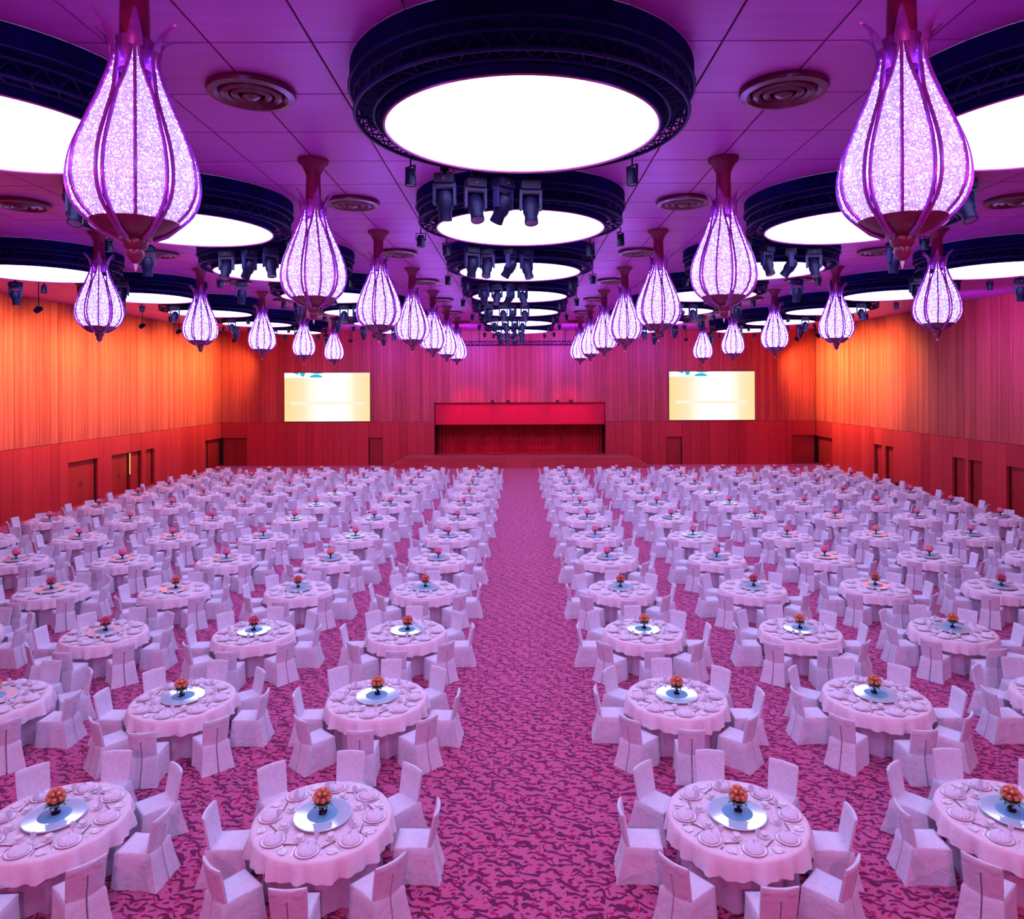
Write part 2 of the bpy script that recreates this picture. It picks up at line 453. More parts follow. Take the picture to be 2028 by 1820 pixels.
def side_y(px, s): return s * XW * F / (px - VPX)          # where the pixel column meets a side wall
YL = lambda px: side_y(px, -1)
YR = lambda px: side_y(px, 1)
left_open = [(YL(135), YL(194), 2.42), (YL(222), YL(259), 2.42), (YL(259.5), YL(281), 2.42), (YL(289), YL(306), 2.42), (YL(407), YL(415), 2.3), (55.6, YB, 2.3)]
right_open = [(YR(2040), YR(1992), 2.42), (YR(1944), YR(1917), 2.42), (YR(1910), YR(1885), 2.42), (YR(1768), YR(1752), 2.42), (YR(1745), YR(1730), 2.42), (55.4, YB, 2.3)]
build_wall('wall_left', 'x', -XW, -1, YF, YB, left_open, 'tall wood-plank side wall under amber light with a door ajar', 0.26)
build_wall('wall_right', 'x', XW, 1, YF, YB, right_open, 'tall wood-plank side wall turning from amber to magenta', 0.26)
back_open = [(-XW, -22.15, 2.28), (-12.25, -11.1, 2.26), (12.05, 13.3, 2.26), (22.3, XW, 2.34), (-6.86, 7.07, 5.10)]
build_wall('wall_back', 'y', YB, 1, -XW, XW, back_open, 'wood-plank stage wall', 0.30, big=(-6.86, 7.07, 0.87, 5.10))
struct(obj('wall_front', MB().box(-XW - 1, XW + 1, YF - 0.3, YF, 0, ZC).mesh('wall_front', M['wall_wood'])), 'plain wood wall at the end away from the stage')
base = MB().box(-XW - 0.012, -XW + 0.03, YF, YB, 0, 0.10)
struct(obj('baseboard_left', base.mesh('baseboard_left', M['dado_wood'])))
struct(obj('baseboard_right', MB().box(XW - 0.03, XW + 0.012, YF, YB, 0, 0.10).mesh('baseboard_right', M['dado_wood'])))

# --- doors: leaf in the recess, dark frame strips, pull handle
door_n = [0]
def door(axis, face, sgn, u0, u1, zt, leaves=1, gap_light=False, label=None):
    door_n[0] += 1
    mid = (u0 + u1) / 2
    root = empty('door_%d' % door_n[0], (face + sgn * 0.2, mid, 0) if axis == 'x' else (mid, face + sgn * 0.2, 0))
    struct(root, label)
    def b(n, mat, p0, p1, z0, z1, d0, d1):
        lo, hi = sorted((sgn * (d0 - 0.2), sgn * (d1 - 0.2)))
        if axis == 'x': return board(n, root, mat, lo, hi, p0 - mid, p1 - mid, z0, z1)
        return board(n, root, mat, p0 - mid, p1 - mid, lo, hi, z0, z1)
    n = leaves; wd = (u1 - u0 - 0.1) / n
    for i in range(n):
        a = u0 + 0.05 + i * wd
        b('leaf', M['door_wood'], a + 0.006, a + wd - 0.006, 0.012, zt - 0.05, 0.22, 0.28)
        h = a + wd - 0.12 if i % 2 == 0 else a + 0.12
        b('handle', M['brass'], h - 0.02, h + 0.02, 0.95, 1.25, 0.18, 0.22)
    b('jamb', M['dark_wood'], u0 + 0.001, u0 + 0.045, 0, zt, 0.15, 0.30)
    b('jamb', M['dark_wood'], u1 - 0.045, u1 - 0.001, 0, zt, 0.15, 0.30)
    b('head', M['dark_wood'], u0 + 0.045, u1 - 0.045, zt - 0.045, zt - 0.001, 0.15, 0.30)
    return root
dl = ['wide recessed double door in ajar-door wall', 'recessed door beside the lit gap', 'door leaf standing ajar by the lit gap', 'single door after the lit gap', 'narrow door close to corner alcove', 'dark alcove door at stage-wall corner']
LD = []
for i, (u0, u1, zt) in enumerate(left_open): LD.append(door('x', -XW, -1, u0, u1, zt, 2 if u1 - u0 > 1.9 else 1, label=dl[i]))
for (u0, u1, zt) in right_open: door('x', XW, 1, u0, u1, zt, 2 if u1 - u0 > 1.9 else 1)
for (u0, u1, zt) in back_open[:4]: door('y', YB, 1, u0, u1, zt, 2 if u1 - u0 > 1.9 else 1)
g0 = YL(259.3)
lg = obj('lit_gap', MB().box(-XW - 0.06, -XW - 0.05, g0 - 0.10, g0 + 0.06, 1.05, 2.36).mesh('light_gap', M['light_strip'])); lg.location = -LD[2].location; lg.parent = LD[2]; lg['label'] = 'bright strip of lit room beyond'

# --- stage: recess with curtain and valance, platform, steps
alc = MB()
alc.box(-6.86 - 0.2, -6.86, YB + RECESS, YB + 3.2, 0.87, 5.1); alc.box(7.07, 7.27, YB + RECESS, YB + 3.2, 0.87, 5.1)
alc.box(-7.06, 7.27, YB + 0.02, YB + 3.2, 5.10, 5.3); alc.box(-7.06, 7.27, YB + 3.0, YB + 3.2, 0.87, 5.1)
struct(obj('wall_stage_recess', alc.mesh('wall_stage_recess', M['dark_wood'])), 'dark lining of the stage opening')
def curtain_mesh(x0, x1, z0, z1, n, amp, name, mat, seed):
    r = random.Random(seed); mb = MB(); rows = []
    ph = [r.uniform(-0.6, 0.6) for _ in range(n * 8 + 1)]
    def col(i, z):
        t = i / (n * 8); x = x0 + (x1 - x0) * t
        return (x, amp * math.sin(2 * PI * n * t + ph[i] * 0.4) + 0.3 * amp * math.sin(5.3 * n * t + 1), z)
    zs = [z0, (z0 + z1) / 2, z1]
    mb.grid([[col(i, z) for i in range(n * 8 + 1)] for z in zs])
    mb.grid([[(p[0], p[1] + 0.03, p[2]) for p in [col(i, z) for i in range(n * 8 + 1)]] for z in reversed(zs)])
    return mb.mesh(name, mat, True)
for (x0, x1, nm, sd) in ((-6.80, 0.02, 'ajar-door wall', 1), (-0.02, 7.01, 'paired-doors wall', 2)):
    c = obj('stage_curtain', curtain_mesh(x0, x1, 0.88, 5.05, 26, 0.07, 'stage_curtain', M['curtain'], sd), None, (0, YB + 1.7, 0))
    tag(c, 'pleated red stage curtain half on the %s side' % nm, 'curtain', 'stage curtains')
vroot = empty('stage_valance', (0, YB + 0.32, 3.33)); tag(vroot, 'flat bright red valance across the top of the stage opening', 'valance')
nv = 6
for i in range(nv):
    a = -6.84 + 13.89 * i / nv; e = -6.84 + 13.89 * (i + 1) / nv
    board('panel', vroot, M['valance'], a + 0.004, e - 0.004, -0.02, 0.02, 0.0, 1.76)
board('hem', vroot, M['curtain'], -6.84, 7.05, -0.03, 0.03, -0.05, 0.0)
st = empty('stage', (0, 57.3, 0)); tag(st, 'low red wooden stage platform in front of the curtain', 'stage')
SX0, SX1, SD, SZ = -9.0, 8.95, 2.2, 0.87
y0 = YB - SD - 57.3; y1 = YB - 57.3 - 0.001
nf = 9
board('core', st, M['dark_wood'], SX0 + 0.03, SX1 - 0.03, y0 + 0.05, y1, 0.0, SZ - 0.05)
for i in range(nf):
    a = SX0 + (SX1 - SX0) * i / nf; e = SX0 + (SX1 - SX0) * (i + 1) / nf
    board('front_panel', st, M['stage'], a + 0.006, e - 0.006, y0, y0 + 0.045, 0.0, SZ - 0.05)
board('deck', st, M['stage_edge'], SX0, SX1, y0 - 0.03, y1, SZ - 0.05, SZ)
struct(obj('floor_stage_recess', MB().box(-6.86, 7.07, YB, YB + 3.0, SZ - 0.06, SZ).mesh('floor_stage_recess', M['stage'])), 'stage floor under the curtain')
for s, e0 in ((-1, SX0), (1, SX1)):
    root = empty('stage_steps', (e0, 57.3, 0)); tag(root, 'flight of shallow steps up to the stage, ' + SIDE[s], 'steps', 'steps at the stage ends')
    ns = 5
    for i in range(ns):
        zt = SZ * (ns - i) / (ns + 1); a = s * 0.26 * i; b_ = s * 0.26 * (i + 1)
        board('step', root, M['stage'], min(a, b_) + 0.002, max(a, b_) - 0.002, y0, y1, 0, zt - 0.03)
        board('tread', root, M['stage_edge'], min(a, b_) + 0.001, max(a, b_) - 0.001, y0 - 0.02, y1, zt - 0.03, zt)

# --- projection screens on the stage wall
def screen(x0, x1, z0, z1, label):
    cx = (x0 + x1) / 2; W = x1 - x0; H = z1 - z0
    r = empty('projection_screen', (cx, YB - 0.02, z0)); tag(r, label, 'screen', 'projection screens')
    obj('frame', MB().box(-W / 2 - 0.02, W / 2 + 0.02, -0.06, 0.02, -0.02, H + 0.02).mesh('screen_frame', M['bezel']), r)
    me = MB().box(-W / 2, W / 2, -0.085, -0.062, 0, H).mesh('slide', M['slide']); sl = obj('slide', me, r)
    t = MB(); t.box(-W / 2, -W * 0.05, -0.089, -0.086, H * 0.895, H)
    obj('header_band', t.mesh('header_band', M['slide_white']), sl)
    t = MB()
    n = 14; b = len(t.v)
    for i in range(n + 1):                                    # two cyan curved marks and a thin arc
        a = PI * i / n; t.v.append((-W * 0.13 - W * 0.075 * math.cos(a), -0.092, H * (0.905 + 0.06 * math.sin(a))))
    t.f.append(tuple(range(b, b + n + 1)))
    b = len(t.v); t.v += [(-W * 0.32, -0.092, H), (-W * 0.30, -0.092, H * 0.925), (-W * 0.27, -0.092, H * 0.925), (-W * 0.255, -0.092, H)]; t.f.append((b, b + 1, b + 2, b + 3))
    b = len(t.v); t.v += [(-W * 0.40, -0.092, H), (-W * 0.34, -0.092, H * 0.96), (-W * 0.33, -0.092, H)]; t.f.append((b, b + 1, b + 2))
    b = len(t.v); t.v += [(-W * 0.20, -0.092, H), (-W * 0.12, -0.092, H * 0.975), (-W * 0.03, -0.092, H)]; t.f.append((b, b + 1, b + 2))
    obj('cyan_mark', t.mesh('cyan_mark', M['cyan']), sl)
    obj('caption_strip', MB().box(-W * 0.42, W * 0.42, -0.089, -0.086, H * 0.345, H * 0.40).mesh('caption_strip', M['slide_caption']), sl)
screen(-19.04, -12.09, 3.62, 7.57, 'wide bright projection screen with cream slide, ' + SIDE[-1])
screen(12.25, 19.20, 3.62, 7.57, 'wide bright projection screen with cream slide, ' + SIDE[1])

# --- lighting truss bar across the top of the stage wall
r = empty('stage_truss', (0.3, YB - 0.5, 9.75)); tag(r, 'long dark lighting truss hung along the top of the stage wall', 'truss')
for dy, dz in ((-0.15, 0.0), (0.15, 0.0), (0, 0.3)):
    obj('chord', MB().tube([(-7.6, dy, dz), (7.6, dy, dz)], 0.035, 6).mesh('truss_chord', M['truss']), r)
web = MB()
for i in range(38):
    x = -7.6 + 0.4 * i
    for dy in (-0.15, 0.15):
        web.tube([(x, dy, 0), (x + 0.2, 0, 0.3)], 0.016, 4); web.tube([(x + 0.2, 0, 0.3), (x + 0.4, dy, 0)], 0.016, 4)
    web.tube([(x, -0.15, 0), (x + 0.4, 0.15, 0)], 0.016, 4)
o = obj('bracing', web.mesh('truss_bracing', M['truss']), r); o['kind'] = 'stuff'
for x in (-7, -3.5, 0, 3.5, 7):
    obj('hanger', MB().tube([(x, 0, 0.3), (x, 0, ZC - 9.75)], 0.02, 5).mesh('truss_hanger', M['truss']), r)

# ------------------------------------------------------------------ ceiling rings
RD = 1.957; RO = 2.44
def make_ring():
    r = empty('ring_light')
    obj('drum', MB().lathe([(RO, 0), (RO, -0.28), (RO - 0.06, -0.30), (2.02, -0.30), (2.02, -0.74), (RD, -0.74), (RD, -0.70)], 72).mesh('ring_drum', M['drum'], 30), r)
    obj('diffuser', MB().lathe([(RD, 0), (RD, 0.004)], 64, cz=-0.715, cap0=True).mesh('ring_diffuser', M['disc']), r)
    obj('rim', MB().ring(RD + 0.012, -0.735, 0.022, 96).mesh('ring_rim', M['rim'], True), r)
    obj('trim', MB().ring(RO + 0.005, -0.285, 0.022, 96).mesh('ring_trim', M['truss'], True), r)
    for R, z, rr in ((2.37, -0.40, 0.026), (2.37, -0.62, 0.03), (2.11, -0.62, 0.026)):
        obj('chord', MB().ring(R, z, rr, 72).mesh('ring_chord', M['truss'], True), r)
    return r
def brace_set(n=44):
    out = []
    for i in range(n):
        a = 2 * PI * i / n; b = 2 * PI * (i + 0.5) / n; c = 2 * PI * (i + 1) / n
        P = lambda R, t, z: (R * math.cos(t), R * math.sin(t), z)
        out.append(MB().tube([P(2.37, a, -0.62), P(2.11, b, -0.62)], 0.013, 4).tube([P(2.11, b, -0.62), P(2.37, c, -0.62)], 0.013, 4).tube([P(2.37, a, -0.62), P(2.37, b, -0.40)], 0.013, 4).tube([P(2.37, b, -0.40), P(2.37, c, -0.62)], 0.013, 4))
    return out
braces = brace_set()
bmeshes = [b.mesh('ring_brace', M['truss']) for b in braces]
alljoin = MB()
for b in braces: alljoin.add(b)
alljoin = alljoin.mesh('ring_bracing', M['truss'])
ring0 = remember(make_ring())
RCOL = {-2: -15.66, -1: -7.86, 0: 0.06, 1: 7.90, 2: 15.70}
rings = []
def col_words(c):
    if c == 0: return 'centre line above the aisle'
    return ('inner' if abs(c) == 1 else 'outer') + ' ring row, ' + SIDE[1 if c > 0 else -1]
first = True
for k in range(0, 8):
    for c in (-2, -1, 0, 1, 2):
        x, y = RCOL[c], RING_Y0 + k * RING_S
        u, v = proj(x, y, ZC)
        hw = F * 2.6 / y
        if k and (u + hw < -10 or u - hw > IW + 10): continue
        if k == 0 and abs(c) > 1: continue
        r = ring0 if first else copy_tree(ring0); first = False
        r.location = (x, y, ZC - 0.002)
        tag(r, '%s big round white light drum from stage, %s' % (ORD[7 - k], col_words(c)), 'ceiling light', 'round light drums on the ceiling')
        if c == 0 and k <= 2:
            for bm_ in bmeshes: obj('brace', bm_, r)
        else:
            o = obj('bracing', alljoin, r); o['kind'] = 'stuff'
        if k: rings.append((k, c, x, y))

# ------------------------------------------------------------------ stage lamps hung from the rings
def make_moving_head(tilt, pan):
    r = empty('moving_head_lamp')
    obj('clamp', MB().tube([(0, 0, 0.02), (0, 0, -0.10)], 0.03, 6).box(-0.07, 0.07, -0.03, 0.03, -0.04, 0.04).mesh('lamp_clamp', M['lamp_body']), r)
    obj('base', MB().bevbox(-0.17, 0.17, -0.13, 0.13, -0.26, -0.09, 0.03).mesh('lamp_base', M['lamp_body']), r)
    y = MB()
    y.box(-0.20, 0.20, -0.06, 0.06, -0.32, -0.26); y.box(-0.20, -0.155, -0.055, 0.055, -0.62, -0.31); y.box(0.155, 0.20, -0.055, 0.055, -0.62, -0.31)
    yo = obj('yoke', y.mesh('lamp_yoke', M['lamp_grey']), r)
    h = MB().lathe([(0.001, 0.17), (0.09, 0.165), (0.13, 0.10), (0.145, 0.0), (0.145, -0.12), (0.115, -0.20), (0.125, -0.34), (0.11, -0.345)], 12)
    h.tube([(-0.165, 0, 0), (0.165, 0, 0)], 0.03, 6)
    ho = obj('head', h.mesh('lamp_head', M['lamp_body'], 40), r, (0, 0, -0.55)); ho.rotation_euler = (tilt, 0, 0)
    obj('lens', MB().lathe([(0.11, -0.335), (0.06, -0.325), (0.001, -0.32)], 12).mesh('lamp_lens', M['lens'], True), ho)
    obj('indicator', MB().box(-0.02, 0.02, -0.135, -0.13, -0.2, -0.18).mesh('lamp_indicator', M['led']), r)
    r.rotation_euler = (0, 0, pan)
    return remember(r)
def make_par():
    r = empty('spot_lamp')
    obj('clamp', MB().tube([(0, 0, 0.02), (0, 0, -0.12)], 0.015, 5).mesh('spot_clamp', M['lamp_body']), r)
    obj('bracket', MB().box(-0.12, -0.105, -0.02, 0.02, -0.28, -0.10).box(0.105, 0.12, -0.02, 0.02, -0.28, -0.10).box(-0.12, 0.12, -0.02, 0.02, -0.115, -0.10).mesh('spot_bracket', M['lamp_body']), r)
    c = obj('can', MB().lathe([(0.001, 0.0), (0.07, -0.01), (0.09, -0.06), (0.10, -0.28), (0.085, -0.285)], 10, cz=-0.14).tube([(-0.11, 0, -0.25), (0.11, 0, -0.25)], 0.012, 5).mesh('spot_can', M['lamp_body'], 40), r)
    obj('lens', MB().lathe([(0.085, -0.415), (0.001, -0.405)], 10).mesh('spot_lens', M['lens'], True), c)
    return remember(r)
heads = [make_moving_head(t, p) for t, p in ((0.15, 0.3), (-0.45, 0.0), (0.35, PI), (0.6, 1.2))]
par0 = make_par()
used = set()
def place(proto, x, y, z, rz, label, cat, group):
    if proto.name in used: o = copy_tree(proto)
    else: o = proto; used.add(proto.name)
    o.location = (x, y, z); o.rotation_euler = (0, 0, rz); tag(o, label, cat, group)
    return o
def spots_for(c, k):
    if c == 0: return [('par', 39, 2.37), ('par', 141, 2.37)] + ([('par', 5, 2.40), ('par', 175, 2.40)] if k > 1 else []) + [ (0, 124, 2.37), (1, 110, 2.37), (3, 98, 2.28), (2, 86, 2.40)]
    m = (lambda d: d) if c < 0 else (lambda d: 180 - d)
    if abs(c) == 1: return [('par', m(20), 2.37), ('par', m(160), 2.37), (0, m(138), 2.37), (1, m(90), 2.37), (3, m(74), 2.35), (2, m(57), 2.37)]
    return [('par', m(60), 2.37), ('par', m(120), 2.37), ('par', m(165), 2.37), (0, m(140), 2.37), (1, m(85), 2.37), (2, m(30), 2.37)]
def where(d):
    return ('stage-and-' if 15 < d < 165 and not 75 < d < 105 else '') + ('paired-doors' if d < 90 else 'ajar-door')
hw_ = ['tilted grey-black moving-head lamp', 'upright dark moving-head lamp', 'steeply tipped moving-head lamp', 'moving-head lamp hung lowest']
for (k, c, x, y) in rings:
    rr = random.Random(k * 31 + c)
    for (kind, deg, R) in spots_for(c, k):
        a = math.radians(deg + (rr.uniform(-2, 2) if k > 1 or c else 0))
        lx, ly = x + R * math.cos(a), y + R * math.sin(a)
        nm = 'of %s drum from stage, %s' % (ORD[7 - k], 'centre line' if c == 0 else col_words(c).replace(' ring row', ' row'))
        if kind == 'par':
            place(par0, lx, ly, ZC - 0.67, rr.uniform(-1, 1), 'small spot lamp on ' + where(deg) + ' rim ' + nm, 'stage light', 'spot lamps on the drum rims')
        else:
            place(heads[kind], lx, ly, ZC - 0.675, heads[kind].rotation_euler[2] + rr.uniform(-0.5, 0.5), hw_[kind].split(' lamp')[0] + ' lamp ' + nm, 'stage light', 'moving-head lamps on the drum rims')

# ------------------------------------------------------------------ ceiling air vents
def make_vent():
    r = empty('ceiling_vent')
    obj('outer_ring', MB().lathe([(0.66, 0), (0.68, -0.05), (0.66, -0.09), (0.56, -0.11), (0.50, -0.06), (0.50, -0.02)], 40).mesh('vent_outer', M['vent'], 40), r)
    for R in (0.40, 0.25):
        obj('cone_ring', MB().lathe([(R + 0.09, -0.03), (R + 0.06, -0.10), (R, -0.13), (R - 0.05, -0.09), (R - 0.02, -0.03)], 36).mesh('vent_cone', M['vent'], 40), r)
    obj('centre_cap', MB().lathe([(0.16, -0.03), (0.14, -0.11), (0.07, -0.15), (0.001, -0.155)], 28).mesh('vent_cap', M['vent'], 40), r)
    obj('backing', MB().lathe([(0.64, -0.012), (0.001, -0.012)], 28).mesh('vent_backing', M['ceil_gap']), r)
    return remember(r)
v0 = make_vent(); first = True
for k in range(1, 8):
    for cx in (-11.9, -3.96, 3.96, 11.9):
        y = RING_Y0 + k * RING_S + 0.25
        u, v = proj(cx, y, ZC)
        if u < -60 or u > IW + 60: continue
        o = v0 if first else copy_tree(v0); first = False
        o.location = (cx, y, ZC - 0.001); o.scale = (0.94, 0.94, 1)
        tag(o, '%s round maroon air vent from stage, %s row, %s' % (ORD[7 - k], 'inner' if abs(cx) < 5 else 'outer', SIDE[1 if cx > 0 else -1]), 'vent', 'round ceiling vents')

# ------------------------------------------------------------------ tulip chandeliers
def smooth_prof(P, n):
    """Catmull-Rom through (r, z) points"""
    out = []
    for i in range(len(P) - 1):
        p0 = P[max(i - 1, 0)]; p1 = P[i]; p2 = P[i + 1]; p3 = P[min(i + 2, len(P) - 1)]
        for j in range(n):
            t = j / n; q = []
            for d in (0, 1):
                q.append(0.5 * (2 * p1[d] + (p2[d] - p0[d]) * t + (2 * p0[d] - 5 * p1[d] + 4 * p2[d] - p3[d]) * t * t + (3 * p1[d] - p0[d] - 3 * p2[d] + p3[d]) * t ** 3))
            out.append(tuple(q))
    out.append(P[-1]); return out
# heights below the ceiling
BODY = [(0.44, -2.70), (0.555, -2.58), (0.622, -2.42), (0.632, -2.24), (0.585, -2.00), (0.475, -1.72), (0.365, -1.46), (0.28, -1.24), (0.228, -1.06), (0.235, -0.93)]
TIP = [(0.235, -0.93), (0.275, -0.81), (0.34, -0.71), (0.43, -0.63)]
def make_chandelier():
    r = empty('tulip_chandelier')
    obj('ceiling_rose', MB().lathe([(0.02, 0), (0.30, 0), (0.29, -0.06), (0.22, -0.12), (0.15, -0.26), (0.14, -0.30)], 20).mesh('chandelier_rose', M['rod'], 40), r)
    obj('rod', MB().lathe([(0.135, -0.28), (0.145, -0.60), (0.145, -1.10)], 18).mesh('chandelier_rod', M['rod'], 40), r)
    obj('collar', MB().lathe([(0.15, -0.80) for i in range(1)] + [(0.185, -0.80), (0.19, -0.92), (0.16, -1.12)], 24).mesh('chandelier_collar', M['rib'], 40), r)
    prof = smooth_prof(BODY, 3); tips = smooth_prof(TIP, 3)
    NP = 6; HA = PI / NP
    for p in range(NP):
        a0 = -PI / 2 + p * 2 * PI / NP
        rows = []
        for (R, z) in prof:
            row = []
            for i in range(5):
                t = (i - 2) / 2.0
                k = min(1.0, max(0.0, (-0.93 - z) / 0.5))
                narrow = 0.90 * (0.30 + 0.70 * k) if z > -1.43 else 0.90
                a = a0 + HA * t * narrow
                rr = R * (1.0 - 0.045 * t * t)
                row.append((rr * math.cos(a), rr * math.sin(a), z))
            rows.append(row)
        pet = obj('petal', MB().grid(rows).mesh('chandelier_petal', M['crystal'], True), r)
        mid = [((R + 0.012) * math.cos(a0), (R + 0.012) * math.sin(a0), z) for (R, z) in prof]
        obj('midrib', MB().tube(mid, 0.019, 5).mesh('chandelier_midrib', M['rib'], True), pet)
        tp = [(R * math.cos(a0), R * math.sin(a0), z) for (R, z) in tips]
        L = len(tp)
        w = MB(); rows = []
        for i, q in enumerate(tp):
            hw = 0.075 * (1 - (i / (L - 1)) ** 1.5) + 0.003
            tx, ty = -math.sin(a0), math.cos(a0)
            rows.append([(q[0] - tx * hw, q[1] - ty * hw, q[2]), (q[0] + 0.02 * math.cos(a0), q[1] + 0.02 * math.sin(a0), q[2] - 0.012), (q[0] + tx * hw, q[1] + ty * hw, q[2])])
        w.grid(rows)
        obj('petal_tip', w.mesh('chandelier_tip', M['rib'], True), pet)
        for sgn in (-1, 1):
            edge = []
            for (R, z) in prof:
                k = min(1.0, max(0.0, (-0.93 - z) / 0.5)); narrow = 0.90 * (0.30 + 0.70 * k) if z > -1.43 else 0.90
                a = a0 + HA * sgn * narrow; rr = R * 0.96 + 0.010
                edge.append((rr * math.cos(a), rr * math.sin(a), z))
            low = [(0.30, -2.82), (0.17, -2.88)]
            am = a0 + HA * sgn * 0.90
            pts = [(R * math.cos(am), R * math.sin(am), z) for (R, z) in reversed(low)] + edge
            obj('edge_rib', MB().tube(pts, 0.021, 6).mesh('chandelier_edge', M['rib'], True), pet)
    obj('bowl', MB().lathe([(0.48, -2.63), (0.425, -2.70), (0.30, -2.80), (0.17, -2.86), (0.10, -2.87)], 24).mesh('chandelier_bowl', M['bowl'], 50), r)
    fin = obj('finial', MB().lathe([(0.10, -2.85), (0.122, -2.88), (0.112, -2.96), (0.078, -2.99), (0.082, -3.01), (0.078, -3.06), (0.045, -3.11), (0.02, -3.13)], 16).mesh('chandelier_finial', M['bowl'], 50), r)
    obj('drop', MB().lathe([(0.02, -3.125), (0.02, -3.15), (0.004, -3.21)], 8).mesh('chandelier_drop', M['tipglass'], 50), fin)
    return remember(r)
c0 = make_chandelier(); first = True
for k in range(1, 8):
    for cx in (-12.0, -4.0, 4.02, 12.0):
        y = CH_Y0 + k * RING_S
        u, v = proj(cx, y, ZC - 2)
        if u < -40 or u > IW + 40: continue
        o = c0 if first else copy_tree(c0); first = False
        o.location = (cx, y, ZC - 0.001)
        o.rotation_euler = (0, 0, 0.49 if cx < 0 else -0.49)
        tag(o, '%s crystal tulip chandelier from stage, %s row, %s' % (ORD[7 - k], 'inner' if abs(cx) < 5 else 'outer', SIDE[1 if cx > 0 else -1]), 'chandelier', 'crystal tulip chandeliers')

# ------------------------------------------------------------------ lamps' light: amber wall washers on the outer drums, stage wash
def spot(name, loc, target, col, power, size_deg, blend=0.8, radius=0.15):
    l = bpy.data.lights.new(name, 'SPOT'); l.color = col; l.energy = power; l.spot_size = math.radians(size_deg); l.spot_blend = blend; l.shadow_soft_size = radius
    o = bpy.data.objects.new(name, l); COL.objects.link(o); o.location = loc
    o.rotation_euler = (Vector(target) - Vector(loc)).to_track_quat('-Z', 'Y').to_euler()
    return o
AMBER = (1.0, 0.60, 0.13); VIOLET = (0.42, 0.10, 1.0); BEAM = {'amber': AMBER, 'violet': VIOLET, 'pink': (1.0, 0.15, 0.46)}
LENS_GLOW = {'amber': emit('amber_lens', (1.0, 0.55, 0.12), 1.2), 'violet': emit('violet_lens', (0.55, 0.2, 1.0), 1.2), 'pink': emit('added_pink_lens', (1.0, 0.3, 0.6), 1.2)}
ME_WROD = MB().tube([(0, 0, 1.298), (0, 0, 0.12)], 0.018, 6).box(-0.08, 0.08, -0.08, 0.08, 1.27, 1.298).mesh('washer_rod', M['lamp_body'])
ME_WYOKE = MB().box(-0.14, -0.12, -0.025, 0.025, -0.02, 0.13).box(0.12, 0.14, -0.025, 0.025, -0.02, 0.13).box(-0.14, 0.14, -0.025, 0.025, 0.11, 0.13).mesh('washer_yoke', M['lamp_body'])
ME_WCAN = MB().lathe([(0.001, 0.16), (0.07, 0.15), (0.10, 0.08), (0.115, -0.14), (0.10, -0.15)], 12).mesh('washer_can', M['lamp_body'], 40)
ME_WLENS = {k: MB().lathe([(0.10, -0.145), (0.001, -0.14)], 12).mesh('washer_lens', LENS_GLOW[k]) for k in LENS_GLOW}
def washer(loc, target, hue, power, size, lab):
    d = (Vector(target) - Vector(loc)).normalized(); rz = math.atan2(d.y, d.x) - PI / 2
    r = empty('wash_lamp', loc, rz); tag(r, lab, 'stage light', 'wash lamps facing the walls')
    obj('rod', ME_WROD, r); obj('yoke', ME_WYOKE, r)
    c = obj('can', ME_WCAN, r); c.rotation_euler = (math.acos(max(-1, min(1, -d.z))), 0, 0)
    obj('lens', ME_WLENS[hue], c)
    p = Vector(loc) + d * 0.22
    spot(hue + '_beam', p, target, BEAM[hue], power, size, 1.0, 0.1)
LW = ((29, 0.7), (33, 0.8), (37, 1.0), (41, 0.9), (45, 0.9), (49, 1.0), (53, 1.1), (56.5, 0.8))
for n, (y, p) in enumerate(LW):
    washer((-19.4, y, ZC - 1.3), (-XW, y, 7.2), 'amber', p * 3500, 96, '%s amber wash lamp from stage wall, facing ajar-door wall' % ORD[len(LW) - 1 - n])
RW = ((46.5, 0.8), (50.0, 1.2), (53.5, 1.4), (56.5, 1.0))
for n, (y, p) in enumerate(RW):
    washer((19.4, y, ZC - 1.3), (XW, y, 7.2), 'amber', p * 3700, 96, '%s amber wash lamp from stage wall, facing paired-doors wall' % ORD[len(RW) - 1 - n])
for n, y in enumerate((27, 35)):
    washer((19.4, y, ZC - 1.3), (XW, y, 8.6), 'violet', 1300, 120, '%s violet wash lamp from stage wall, facing paired-doors wall' % ORD[1 - n])
for n, x in enumerate((-11.8, -4, 4, 11.8)):
    washer((x, YB - 8, ZC - 1.3), (x, YB, 9.2), 'violet', 3000 if abs(x) < 10 else 1500, 110, 'violet wash lamp facing stage wall, %s of four from ajar-door wall' % ORD[n])
for n, x in enumerate((-11, 0, 11)):                      # unseen pink floods by the end wall, added to light the chair backs
    washer((x, YF + 0.8, ZC - 1.3), (x * 0.9, 24, 0.8), 'pink', 2200, 100, 'added unseen pink flood lamp by the end wall, %s of three from ajar-door wall' % ORD[n])
for x in (-4, 0, 4):
    spot('stage_wash', (x, YB - 5, ZC - 1.2), (x, YB + 0.6, 3.4), (1.0, 0.06, 0.16), 1300, 36)

# ------------------------------------------------------------------ furniture
ROWS = [9.58, 13.25, 16.80, 20.30, 23.80, 27.30, 30.90, 34.45, 38.0, 41.4, 44.8, 48.1]
COLS = {-1: [-2.64, -6.22, -9.72, -13.22, -16.72, -20.22], 1: [2.90, 6.58, 10.15, 13.65, 17.2, 20.75]}
def row_w(r): return (ORD[11 - r] if r >= 6 else ('last' if r == 0 else ORD[r] + '-last')) 
def tab_w(r, c, s): return '%s-row %s table from aisle, %s' % (row_w(r), ORD[c], SIDE[s])

